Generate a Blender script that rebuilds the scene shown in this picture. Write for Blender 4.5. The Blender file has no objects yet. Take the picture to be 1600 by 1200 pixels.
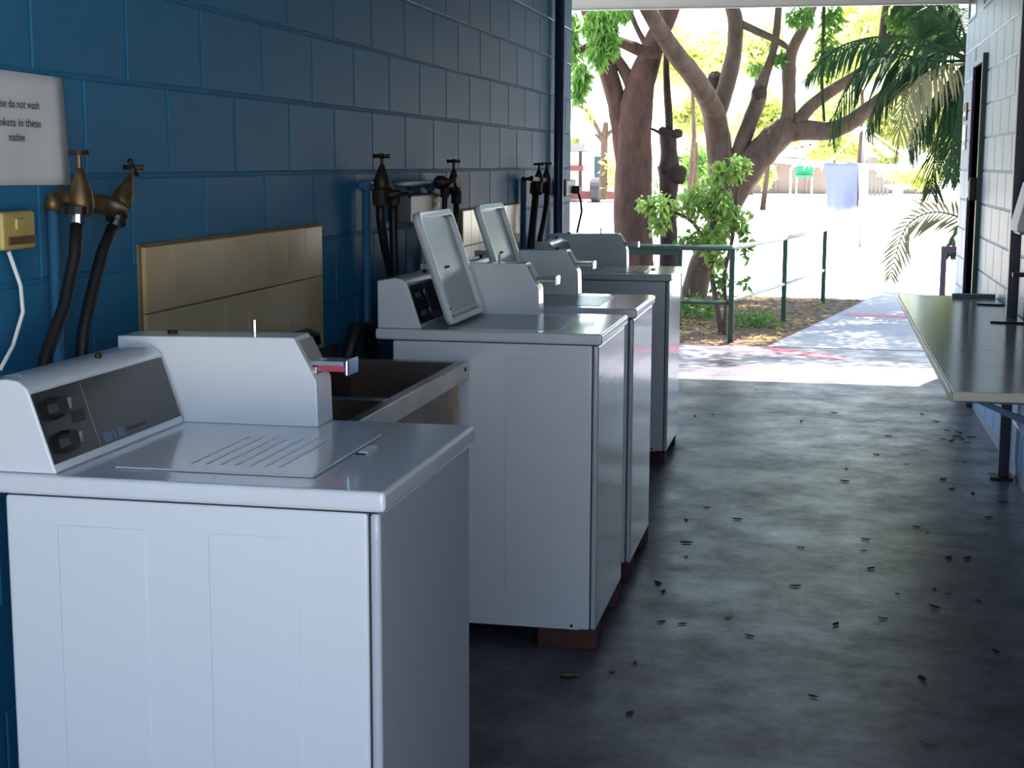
import bpy, bmesh, math, random
from mathutils import Vector, Matrix
random.seed(7)
S = bpy.context.scene
COL = S.collection
# ------------------------------------------------------------------ camera
F, YAW, PIT, ROL = 2326.2, 0.20491, 0.14752, 0.00374
CAM = Vector((0, 0, 1.5))
_cy, _sy, _cp, _sp = math.cos(YAW), math.sin(YAW), math.cos(PIT), math.sin(PIT)
FW = Vector((-_sy*_cp, _cy*_cp, -_sp))
_r = Vector((_cy, _sy, 0)); _u = _r.cross(FW)
RT = _r*math.cos(ROL) + _u*math.sin(ROL)
UP = -_r*math.sin(ROL) + _u*math.cos(ROL)
cd = bpy.data.cameras.new('camera'); cam = bpy.data.objects.new('camera', cd); COL.objects.link(cam)
cd.sensor_width = 36; cd.lens = F/1600*36; cd.clip_end = 500
m3 = Matrix((RT, UP, -FW)).transposed()
cam.matrix_world = Matrix.Translation(CAM) @ m3.to_4x4()
S.camera = cam
# ------------------------------------------------------------------ world, sun, exposure
SKY_STRENGTH, SUN_STRENGTH, EXPOSURE = 0.37, 11.0, 1.15
SUN_DIR = Vector((0.10, 0.27, 1.0)).normalized()
W = bpy.data.worlds.new('world'); S.world = W; W.use_nodes = True
wn = W.node_tree.nodes; wl = W.node_tree.links
sky = wn.new('ShaderNodeTexSky'); sky.sky_type = 'NISHITA'; sky.sun_disc = False
sky.sun_elevation = math.asin(SUN_DIR.z); sky.sun_rotation = math.atan2(SUN_DIR.x, SUN_DIR.y)
sky.air_density = 0.9; sky.dust_density = 2.2; sky.ozone_density = 0.6
bg = wn['Background']; wl.new(sky.outputs[0], bg.inputs[0]); bg.inputs[1].default_value = SKY_STRENGTH
sd = bpy.data.lights.new('sun', 'SUN'); sun = bpy.data.objects.new('sun', sd); COL.objects.link(sun)
sd.energy = SUN_STRENGTH; sd.angle = 0.0095; sd.color = (1.0, 0.95, 0.86)
sun.rotation_euler = SUN_DIR.to_track_quat('Z', 'Y').to_euler(); sun.location = (0, 20, 30)
vs = S.view_settings
vs.view_transform = 'Standard'; vs.look = 'None'; vs.gamma = 1; vs.exposure = EXPOSURE; vs.use_curve_mapping = False

# ------------------------------------------------------------------ helpers
def ray(u, v): return FW + RT*((u-800)/F) - UP*((v-600)/F)
def at(u, v, y): d = ray(u, v); return CAM + d*(y/d.y)
def atx(u, v, x): d = ray(u, v); return CAM + d*(x/d.x)
def atz(u, v, z): d = ray(u, v); return CAM + d*((z-1.5)/d.z)
def dep(p): return (p-CAM).dot(FW)

def pbr(name, col, rough=.5, metal=0., col2=None, scale=8., bump=0., bscale=40., spec=.5, rough2=None, coat=0., stretch=None, trans=0., grain=.65):
    m = bpy.data.materials.new(name); m.use_nodes = True
    n = m.node_tree.nodes; l = m.node_tree.links; b = n['Principled BSDF']
    b.inputs['Base Color'].default_value = (*col, 1); b.inputs['Roughness'].default_value = rough
    b.inputs['Metallic'].default_value = metal; b.inputs['Specular IOR Level'].default_value = spec
    b.inputs['Coat Weight'].default_value = coat; b.inputs['Coat Roughness'].default_value = .08
    tc = n.new('ShaderNodeTexCoord'); mp = n.new('ShaderNodeMapping'); l.new(tc.outputs['Object'], mp.inputs[0])
    if stretch: mp.inputs['Scale'].default_value = stretch
    if col2 is not None or rough2 is not None:
        t = n.new('ShaderNodeTexNoise'); t.inputs['Scale'].default_value = scale; t.inputs['Detail'].default_value = 6 if grain < .7 else 12
        t.inputs['Roughness'].default_value = grain; l.new(mp.outputs[0], t.inputs[0])
        rp = n.new('ShaderNodeValToRGB'); l.new(t.outputs[0], rp.inputs[0])
        rp.color_ramp.elements[0].position = .32; rp.color_ramp.elements[1].position = .68
        c2 = col2 if col2 is not None else col
        rp.color_ramp.elements[0].color = (*c2, 1); rp.color_ramp.elements[1].color = (*col, 1)
        l.new(rp.outputs[0], b.inputs['Base Color'])
        if rough2 is not None:
            mr = n.new('ShaderNodeMapRange'); l.new(t.outputs[0], mr.inputs[0])
            mr.inputs[1].default_value = .3; mr.inputs[2].default_value = .7
            mr.inputs[3].default_value = rough2; mr.inputs[4].default_value = rough
            l.new(mr.outputs[0], b.inputs['Roughness'])
    if bump:
        t2 = n.new('ShaderNodeTexNoise'); t2.inputs['Scale'].default_value = bscale; t2.inputs['Detail'].default_value = 5
        l.new(mp.outputs[0], t2.inputs[0])
        bp = n.new('ShaderNodeBump'); bp.inputs['Strength'].default_value = bump; bp.inputs['Distance'].default_value = .01
        l.new(t2.outputs[0], bp.inputs['Height']); l.new(bp.outputs[0], b.inputs['Normal'])
    if trans:
        tr = n.new('ShaderNodeBsdfTranslucent'); tr.inputs[0].default_value = (*[min(1, c*1.5) for c in col], 1)
        mx = n.new('ShaderNodeMixShader'); mx.inputs[0].default_value = trans
        l.new(b.outputs[0], mx.inputs[1]); l.new(tr.outputs[0], mx.inputs[2])
        l.new(mx.outputs[0], n['Material Output'].inputs[0])
    return m

def root_origin(p):
    o = Vector((0, 0, 0))
    while p is not None:
        o += p.location; p = p.parent
    return o

class MB:
    def __init__(s): s.v = []; s.f = []; s.bev = 0; s.smooth = False
    def add(s, vs_, fs):
        k = len(s.v); s.v += [tuple(q) for q in vs_]; s.f += [tuple(i+k for i in f) for f in fs]; return s
    def box(s, a, b):
        x0, y0, z0 = a; x1, y1, z1 = b
        return s.add([(x0,y0,z0),(x1,y0,z0),(x1,y1,z0),(x0,y1,z0),(x0,y0,z1),(x1,y0,z1),(x1,y1,z1),(x0,y1,z1)],
                     [(0,3,2,1),(4,5,6,7),(0,1,5,4),(1,2,6,5),(2,3,7,6),(3,0,4,7)])
    def chbox(s, a, b, c):           # box whose +x face has chamfered edges
        x0, y0, z0 = a; x1, y1, z1 = b
        return s.add([(x0,y0,z0),(x0,y1,z0),(x0,y1,z1),(x0,y0,z1),
                      (x1-c,y0,z0),(x1-c,y1,z0),(x1-c,y1,z1),(x1-c,y0,z1),
                      (x1,y0+c,z0+c),(x1,y1-c,z0+c),(x1,y1-c,z1-c),(x1,y0+c,z1-c)],
                     [(0,3,2,1),(0,1,5,4),(1,2,6,5),(2,3,7,6),(3,0,4,7),(4,5,9,8),(5,6,10,9),(6,7,11,10),(7,4,8,11),(8,9,10,11)])
    def prism(s, prof, a, b, axis):  # profile in the two other axes, extruded from a to b along axis
        n = len(prof)
        def P(q, t):
            if axis == 'y': return (q[0], t, q[1])
            if axis == 'x': return (t, q[0], q[1])
            return (q[0], q[1], t)
        vs_ = [P(q, a) for q in prof] + [P(q, b) for q in prof]
        fs = [tuple(range(n-1, -1, -1)), tuple(range(n, 2*n))] + [(i, (i+1) % n, n+(i+1) % n, n+i) for i in range(n)]
        return s.add(vs_, fs)
    def tube(s, pts, rad, seg=10, wob=0., caps=True, rseed=0):
        pts = [Vector(p) for p in pts]; n = len(pts); rs = rad if isinstance(rad, (list, tuple)) else [rad]*n
        rg = random.Random(rseed+int(pts[0].x*997)); k = len(s.v); nrm = None
        for i, p in enumerate(pts):
            t = (pts[min(i+1, n-1)] - pts[max(i-1, 0)]).normalized()
            if nrm is None:
                nrm = t.cross(Vector((0, 0, 1)) if abs(t.z) < .9 else Vector((0, 1, 0))).normalized()
            nrm = (nrm - t*nrm.dot(t)).normalized(); bn = t.cross(nrm)
            for j in range(seg):
                a = 2*math.pi*j/seg; r = rs[i]*(1+wob*(rg.random()-.5))
                s.v.append(tuple(p + nrm*(r*math.cos(a)) + bn*(r*math.sin(a))))
        for i in range(n-1):
            for j in range(seg):
                a = k+i*seg+j; b = k+i*seg+(j+1) % seg
                s.f.append((a, b, b+seg, a+seg))
        if caps:
            s.f.append(tuple(k+j for j in range(seg-1, -1, -1))); s.f.append(tuple(k+(n-1)*seg+j for j in range(seg)))
        return s
    def ball(s, c, r, seg=10, rings=7, wob=0., seed=1):
        c = Vector(c); r = (r, r, r) if isinstance(r, (int, float)) else r; rg = random.Random(seed); k = len(s.v)
        s.v.append(tuple(c+Vector((0, 0, -r[2]))))
        for i in range(1, rings):
            th = math.pi*i/rings
            for j in range(seg):
                ph = 2*math.pi*j/seg; w = 1+wob*(rg.random()-.5)
                s.v.append(tuple(c+Vector((r[0]*w*math.sin(th)*math.cos(ph), r[1]*w*math.sin(th)*math.sin(ph), -r[2]*w*math.cos(th)))))
        s.v.append(tuple(c+Vector((0, 0, r[2])))); e = len(s.v)-1
        for j in range(seg): s.f.append((k, k+1+(j+1) % seg, k+1+j)); s.f.append((e, e-seg+j, e-seg+(j+1) % seg))
        for i in range(rings-2):
            for j in range(seg):
                a = k+1+i*seg+j; b = k+1+i*seg+(j+1) % seg
                s.f.append((a, b, b+seg, a+seg))
        return s
    def build(s, name, mat, parent=None, loc=None, bev=0, smooth=False, bseg=2):
        me = bpy.data.meshes.new(name)
        o = bpy.data.objects.new(name, me); COL.objects.link(o)
        if parent is not None:
            o.parent = parent; org = root_origin(parent)
        else:
            org = Vector(loc) if loc is not None else Vector((0, 0, 0)); o.location = org
        me.from_pydata([(x-org.x, y-org.y, z-org.z) for x, y, z in s.v], [], s.f); me.update()
        me.materials.append(mat)
        bm = bmesh.new(); bm.from_mesh(me); bmesh.ops.recalc_face_normals(bm, faces=bm.faces)
        bm.to_mesh(me); bm.free()
        if smooth:
            for p in me.polygons: p.use_smooth = True
        if bev:
            md = o.modifiers.new('bevel', 'BEVEL'); md.width = bev; md.segments = bseg; md.limit_method = 'ANGLE'; md.angle_limit = .6
            for p in me.polygons: p.use_smooth = True
            wn_ = o.modifiers.new('wn', 'WEIGHTED_NORMAL'); wn_.keep_sharp = False
        return o

def tag(o, label=None, cat=None, group=None, kind=None):
    if label: o['label'] = label
    if cat: o['category'] = cat
    if group: o['group'] = group
    if kind: o['kind'] = kind
    return o
def thing(name, loc, label, cat, group=None):
    o = bpy.data.objects.new(name, None); COL.objects.link(o); o.location = loc; o.empty_display_size = .1
    return tag(o, label, cat, group)
def copy_tree(o, parent=None):
    c = o.copy(); COL.objects.link(c)
    if parent is not None: c.parent = parent
    for ch in list(o.children): copy_tree(ch, c)
    return c
def struct(o, label=None): o['kind'] = 'structure'; return tag(o, label)
def inst(src, name, parent, loc):
    o = bpy.data.objects.new(name, src); COL.objects.link(o); o.parent = parent; o.location = loc; return o
def text(body, size, mat, parent, origin, ex, ey, name='lettering', align='CENTER', width=None):
    c = bpy.data.curves.new('t', 'FONT'); c.body = body; c.size = size; c.align_x = align; c.align_y = 'CENTER'; c.extrude = .0002
    to = bpy.data.objects.new('t', c); COL.objects.link(to)
    bpy.context.view_layer.update()
    me = bpy.data.meshes.new_from_object(to.evaluated_get(bpy.context.evaluated_depsgraph_get()))
    bpy.data.objects.remove(to); me.name = name
    if width:
        xs = [v.co.x for v in me.vertices]; k = width/(max(xs)-min(xs))
        for v in me.vertices: v.co.x *= k
    ex, ey = Vector(ex), Vector(ey); ez = ex.cross(ey); org = Vector(origin)-root_origin(parent)
    for v in me.vertices: v.co = org + ex*v.co.x + ey*v.co.y + ez*v.co.z
    me.materials.clear(); me.materials.append(mat)
    o = bpy.data.objects.new(name, me); COL.objects.link(o); o.parent = parent; return o

# ------------------------------------------------------------------ materials
M = {}
M['blue'] = pbr('blue_wall_paint', (.026,.175,.325), .56, col2=(.021,.15,.285), scale=3, bump=.05, bscale=30, rough2=.47, spec=.07)
M['bluegloss'] = pbr('highlight_blue_arris', (.05,.18,.31), .22, bump=.4, bscale=25, spec=.6)  # lighter, glossier blue put on lower block edges as a highlight line
M['mortar'] = pbr('painted_mortar', (.024,.16,.31), .6, bump=.2, bscale=80, spec=.05)
M['pale'] = pbr('right_wall_blue_paint', (.15,.235,.31), .40, col2=(.12,.20,.27), scale=3, bump=.06, bscale=30)
M['palemortar'] = pbr('pale_painted_mortar', (.12,.19,.26), .45, bump=.3, bscale=80)
M['skirtblue'] = pbr('bright_blue_paint', (.05,.25,.55), .4, col2=(.04,.2,.45), scale=5)
M['navy'] = pbr('navy_paint', (.008,.014,.045), .4)
M['bluepipe'] = pbr('blue_pipe_paint', (.03,.13,.26), .4)
M['darkpipe'] = pbr('dark_blue_pipe_paint', (.012,.03,.07), .35)
M['conc'] = pbr('stained_concrete', (.20,.185,.235), .24, col2=(.036,.028,.026), scale=2.6, bump=.12, bscale=18, rough2=.52, spec=.28, grain=.76)
M['path'] = pbr('path_concrete', (.36,.36,.37), .8, col2=(.28,.275,.27), scale=3, bump=.1)
M['yard'] = pbr('pale_sand_ground', (.72,.68,.62), .9, col2=(.6,.56,.5), scale=1.2, bump=.2, bscale=12)
M['mulch'] = pbr('bark_mulch', (.17,.105,.06), .95, col2=(.06,.035,.022), scale=14, bump=1., bscale=40)
M['ceil'] = pbr('ceiling_paint', (.42,.43,.44), .6)
M['fascia'] = pbr('cream_fascia_paint', (.88,.86,.78), .5)
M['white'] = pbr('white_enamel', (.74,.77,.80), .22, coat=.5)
M['shadedfront'] = pbr('shaded_white_enamel_front', (.51,.54,.58), .16, bump=.25, bscale=3.0, coat=.3, stretch=(.6,.6,5))  # same white enamel, darkened: shade on the fronts put into the colour
M['lidunder'] = pbr('grey_lid_underside', (.42,.45,.44), .22)
M['white2'] = pbr('white_enamel_top', (.72,.75,.78), .14, coat=.6)
M['gap'] = pbr('dark_gap', (.02,.02,.022), .7)
M['panel'] = pbr('black_control_panel', (.016,.017,.015), .3)
M['chrome'] = pbr('chrome', (.75,.75,.75), .15, metal=1)
M['steel'] = pbr('stainless_steel', (.48,.47,.44), .3, metal=1, col2=(.36,.33,.30), scale=6, bump=.03)
M['rust'] = pbr('stained_steel_bowl', (.22,.17,.14), .4, metal=.8, col2=(.12,.08,.06), scale=5)
M['black'] = pbr('black_rubber', (.008,.008,.009), .5)
M['brass'] = pbr('tarnished_brass', (.20,.12,.05), .45, metal=.7, col2=(.09,.06,.03), scale=30)
M['iron'] = pbr('dark_tarnished_metal', (.035,.024,.018), .5, metal=.5)
M['tile'] = pbr('beige_tile', (.56,.41,.20), .3, col2=(.49,.355,.17), scale=6)
M['grout'] = pbr('tile_grout', (.20,.15,.09), .8)
M['paper'] = pbr('paper', (.70,.71,.72), .8)
M['ink'] = pbr('ink', (.03,.03,.035), .8)
M['redink'] = pbr('faded_red_ink', (.60,.50,.53), .4)
M['greyink'] = pbr('faded_grey_ink', (.54,.57,.61), .4)
M['blueink'] = pbr('pale_blue_print', (.14,.17,.34), .5)
M['cream'] = pbr('yellowed_plastic', (.55,.42,.13), .4, col2=(.45,.33,.10), scale=10)
M['greyplastic'] = pbr('grey_plastic', (.19,.20,.20), .45)
M['red'] = pbr('red_plastic', (.45,.06,.10), .3)
M['brick'] = pbr('red_brick', (.115,.045,.034), .9, col2=(.07,.028,.022), scale=20, bump=.4)
M['counter'] = pbr('laminate_top', (.34,.33,.30), .16, col2=(.30,.29,.27), scale=4)
M['counteredge'] = pbr('cream_edge_band', (.75,.69,.55), .35)
M['purple'] = pbr('dark_purple_paint', (.06,.025,.10), .4)
M['dgreen'] = pbr('dark_green_paint', (.02,.06,.045), .4)
M['railgreen'] = pbr('green_rail_paint', (.02,.055,.04), .4)
M['sunrail'] = pbr('sunlit_pale_rail', (.55,.53,.47), .5)  # sunlight on the rails put into their colour as a pale tone
M['handrail'] = pbr('dark_brown_rail', (.06,.035,.05), .5)
M['bark'] = pbr('brown_bark', (.115,.056,.038), .9, col2=(.04,.02,.014), scale=9, bump=1., bscale=22, stretch=(1,1,.35))
M['bark2'] = pbr('grey_brown_bark', (.14,.092,.066), .9, col2=(.065,.042,.03), scale=8, bump=1., bscale=24, stretch=(1,1,.5))
M['darkbark'] = pbr('dark_burl_bark', (.065,.04,.032), .95, col2=(.03,.019,.016), scale=12, bump=1., bscale=30)
M['leaf'] = pbr('green_leaf', (.10,.22,.035), .5, col2=(.06,.15,.025), scale=6, trans=.4)
M['leaflight'] = pbr('light_green_leaf', (.20,.36,.07), .5, col2=(.12,.26,.05), scale=6, trans=.4)
M['leafsap'] = pbr('sapling_leaf', (.24,.36,.09), .5, col2=(.14,.25,.05), scale=6, trans=.45)
M['leafyellow'] = pbr('yellow_green_leaf', (.55,.58,.24), .6, col2=(.42,.50,.17), scale=2, trans=.45)
M['palm'] = pbr('palm_leaf', (.022,.055,.018), .7, col2=(.010,.028,.010), scale=5, trans=.15, spec=.2)
M['drypalm'] = pbr('dry_palm_leaf', (.22,.19,.09), .6, col2=(.12,.11,.05), scale=5, trans=.25)
M['dryleaf'] = pbr('dry_brown_leaf', (.10,.07,.035), .9, col2=(.045,.03,.016), scale=30, spec=.1)
M['yleaf'] = pbr('dry_yellow_leaf', (.33,.25,.06), .9, spec=.1)
M['towel'] = pbr('lavender_towel', (.21,.25,.46), .9, bump=.4, bscale=200, trans=.15)
M['whitecloth'] = pbr('white_towel', (.85,.85,.85), .9, trans=.3)
M['redpaint'] = pbr('faded_red_line_paint', (.45,.06,.10), .7, col2=(.40,.16,.17), scale=12)
M['brownwall'] = pbr('brown_fence_paint', (.27,.21,.18), .8, col2=(.22,.17,.14), scale=2)
M['creamwall'] = pbr('cream_weatherboard', (.70,.64,.52), .7)
M['whitewall'] = pbr('white_panel', (.80,.80,.78), .5)
M['roofgrey'] = pbr('grey_metal_roof', (.55,.55,.54), .5)
M['glass'] = pbr('dark_window_glass', (.05,.10,.11), .06)
M['wood'] = pbr('brown_timber', (.14,.07,.03), .6)
M['tyre'] = pbr('tyre_rubber', (.035,.035,.05), .8)
M['greenplastic'] = pbr('green_plastic', (.02,.32,.16), .5)
M['pink'] = pbr('pale_pink_panel', (.70,.55,.55), .6)
M['maroon'] = pbr('maroon_steel', (.16,.035,.035), .6)

# ------------------------------------------------------------------ setting: ground, slab, path
YE = 11.0                                   # roof edge
ys = [-40, 0, 10, 17, 25, 35, 45, 60, 90, 150]
gz = lambda y: -.03 if y <= 17 else -.03 + (y-17)*.0236
g = MB()
for i in range(len(ys)-1):
    g.add([(-90, ys[i], gz(ys[i])), (90, ys[i], gz(ys[i])), (90, ys[i+1], gz(ys[i+1])), (-90, ys[i+1], gz(ys[i+1]))], [(0,1,2,3)])
struct(g.build('ground', M['yard']), 'pale sandy yard lying beyond the laundry passage')
struct(MB().box((-4.2,-2.0,-.12), (1.3,12.42,0)).build('floor', M['conc']), 'stained grey concrete slab of the passage')
struct(MB().prism([(-.42,12.42),(1.9,12.42),(2.6,18.5),(.80,18.5)], -.1, .004, 'z').build('path', M['path'], loc=(0,12.4,0)), 'pale concrete path leading out to the yard')
struct(MB().prism([(-6,12.42),(-.42,12.42),(.50,17.0),(-1,17.2),(-6,17.4)], -.1, .0, 'z').build('garden_bed', M['mulch'], loc=(-2,14,0)), 'bark mulch bed beside the path')
for k,(a,b,c,d) in enumerate([((-.46,12.08),(.16,11.72),(.20,11.92),(-.40,12.40)), ((.22,15.15),(1.3,14.9),(1.3,15.14),(.27,15.44))]):
    o = MB().prism([a,b,c,d], .0, .006 if k else .003, 'z').build('painted_line', M['redpaint'], loc=(a[0],a[1],0))
    tag(o, ['faded red line painted where the slab meets the path','faded red line painted across the path, the farther one'][k], 'line')

# ------------------------------------------------------------------ left wall of painted blocks
XW = -1.487; WEND = 8.848
wl_ = struct(MB().box((-1.69,-1.9,-.05), (XW-.003, WEND, 2.70)).build('wall_left', M['mortar'], loc=(-1.6,4,0)), 'blue painted block wall behind the washing machines')
off = root_origin(wl_)
def blockmesh(name, ly, lz, mat, sgn=1, arris=None):
    b = MB().chbox((-.02,0,0), (.006,ly,lz), .005)
    if sgn < 0: b.v = [(-x,y,z) for x,y,z in b.v]
    o = b.build(name, mat); me = o.data; bpy.data.objects.remove(o)
    if arris:
        me.materials.append(arris)
        for p in me.polygons:
            if p.normal.z < -.4 and abs(p.normal.x) > .3: p.material_index = 1
    return me
full = blockmesh('block', .3965, .1955, M['blue'], 1, M['bluegloss']); half = blockmesh('half_block', .1965, .1955, M['blue'], 1, M['bluegloss'])
lnear = MB()
for r in range(-7, 6):
    z = 1.469 + .2*r
    odd = (r % 2 == 0)                       # joints of this course
    j0 = 2.648 + (.2 if odd else 0)
    y = j0 - .4*12
    while y < WEND-.05:
        if y < 1.4 and y > -1.9:
            lnear.chbox((XW-.026, y+.00175, z+.00225), (XW, y+.398, z+.1977), .005)
        if y >= 1.4:
            L = min(.4, WEND-y)
            me = full if L > .3 else half
            inst(me, 'block' if L > .3 else 'half_block', wl_, Vector((XW-.006, y+.00175, z+.00225))-off)
        y += .4
lnear.build('near_blocks', M['blue'], wl_)['kind'] = 'stuff'
struct(MB().box((-4.2,8.65,-.05), (-1.69,WEND,2.70)).build('wall_return_left', M['blue'], loc=(-3,8.7,0)), 'end wall of the left block building')

# ------------------------------------------------------------------ right wall
XR = .94; REND = 11.15
D0, D1, DT = 9.62, 10.38, 2.13
wr = MB()
wr.box((XR+.006,.5,-.05), (XR+.2,D0,2.70)).box((XR+.006,D1,-.05),(XR+.2,REND,2.70)).box((XR+.006,D0,DT),(XR+.2,D1,2.70))
wr = struct(wr.build('wall_right', M['palemortar'], loc=(1.05,6,0)), 'pale blue painted block wall with a purple doorway')
off = root_origin(wr)
cache = {}
def rblock(y0, y1, z0, z1, mat):
    key = (round(y1-y0,2), round(z1-z0,2), mat.name)
    if key not in cache: cache[key] = blockmesh('block', y1-y0-.006, z1-z0-.006, mat, -1)
    inst(cache[key], 'block', wr, Vector((XR+.006, y0+.003, z0+.003))-off)
rnear = {True: MB(), False: MB()}
WINS = [(9.42,10.0), (10.47,11.03)]
for r in range(-6, 8):
    z0 = 1.262+.2*r; z1 = z0+.2
    y = .75 + (.2 if r % 2 else 0)
    while y < 4.7:
        rnear[z1 < .70].box((XR, y+.003, z0+.003), (XR+.026, y+.397, z1-.003)); y += .4
    mat = M['skirtblue'] if z1 < .70 else M['pale']
    while y < REND-.02:
        segs = [(y, min(y+.4, REND))]
        holes = []
        if z0 < DT-.05: holes.append((D0-.02, D1+.02))
        if z1 > 2.48: holes += WINS
        for h in holes:
            ns = []
            for a, b in segs:
                if b <= h[0] or a >= h[1]: ns.append((a,b)); continue
                if a < h[0]: ns.append((a,h[0]))
                if b > h[1]: ns.append((h[1],b))
            segs = ns
        for a, b in segs:
            if b-a > .03: rblock(a, b, z0, z1, mat)
        y += .4
for k_, m_ in ((True, M['skirtblue']), (False, M['pale'])): rnear[k_].build('near_blocks', m_, wr)['kind'] = 'stuff'
struct(MB().box((XR+.2,10.95,-.05), (4.5,REND,2.70)).build('wall_return_right', M['pale'], loc=(3,11,0)), 'end wall of the right block building')
for k,(a,b) in enumerate(WINS):
    w = MB().box((XR-.004,a,2.47),(XR+.02,b,2.49)).box((XR-.004,a,2.49),(XR+.02,a+.03,2.70)).box((XR-.004,b-.03,2.49),(XR+.02,b,2.70)).build('window_%d'%(k+1), M['pale'], loc=(XR,a,2.47))
    struct(w); MB().box((XR+.002,a+.03,2.49),(XR+.012,b-.03,2.70)).build('pane', M['glass'] if k else M['wood'], w)
dr = thing('door_1', (XR,D0,0), None, None); struct(dr, 'dark purple door set back in the pale block wall')
MB().box((XR+.10,D0,0),(XR+.14,D1,DT)).build('leaf', M['purple'], dr)
MB().box((XR-.012,D1-.0,0),(XR+.12,D1+.02,DT+.02)).build('far_jamb', M['purple'], dr)
MB().box((XR-.03,D0-.05,0),(XR+.12,D0,DT+.04)).build('near_jamb', M['dgreen'], dr)
MB().box((XR-.012,D0,DT),(XR+.12,D1,DT+.03)).build('door_head', M['pale'], dr)
MB().box((XR-.07,D0-.02,1.28),(XR-.03,D0+.03,1.42)).build('lock_box', M['iron'], dr, bev=.005)
MB().box((XR-.075,D0+.03,1.30),(XR-.02,D0+.05,1.40)).build('strike_plate', M['chrome'], dr)
for nm,z0,z1,mt,lb in [('door_plaque',1.80,1.92,M['wood'],'small brown plaque on the pale wall past the doorway'),('door_sign',1.60,1.77,M['paper'],'small white notice below the brown plaque past the doorway')]:
    t = thing(nm,(XR,10.85,z0),lb,'sign'); MB().box((XR-.010,10.76,z0),(XR+.001,10.98,z1)).build('plate',mt,t)
    MB().box((XR-.013,10.80,z0+.03),(XR-.0095,10.94,z0+.06)).build('printed_band',M['fascia'] if mt is M['wood'] else M['cream'],t)

# ------------------------------------------------------------------ roof
struct(MB().box((-4.2,-1.0,2.70),(4.5,YE,2.80)).build('ceiling', M['ceil'], loc=(0,5,2.7)), 'roof over the passage')
gut = struct(MB().box((-4.2,YE,2.60),(4.5,YE+.03,2.85)).build('trim_1', M['fascia'], loc=(0,YE,2.6)), 'cream fascia along the roof edge')
MB().prism([(YE+.03,2.64),(YE+.12,2.66),(YE+.13,2.76),(YE+.12,2.77),(YE+.03,2.77)],-4.2,4.5,'x').build('gutter', M['fascia'], gut)
MB().box((-4.2,YE-.012,2.60),(4.5,YE,2.612)).build('bead', M['roofgrey'], gut)

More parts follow.
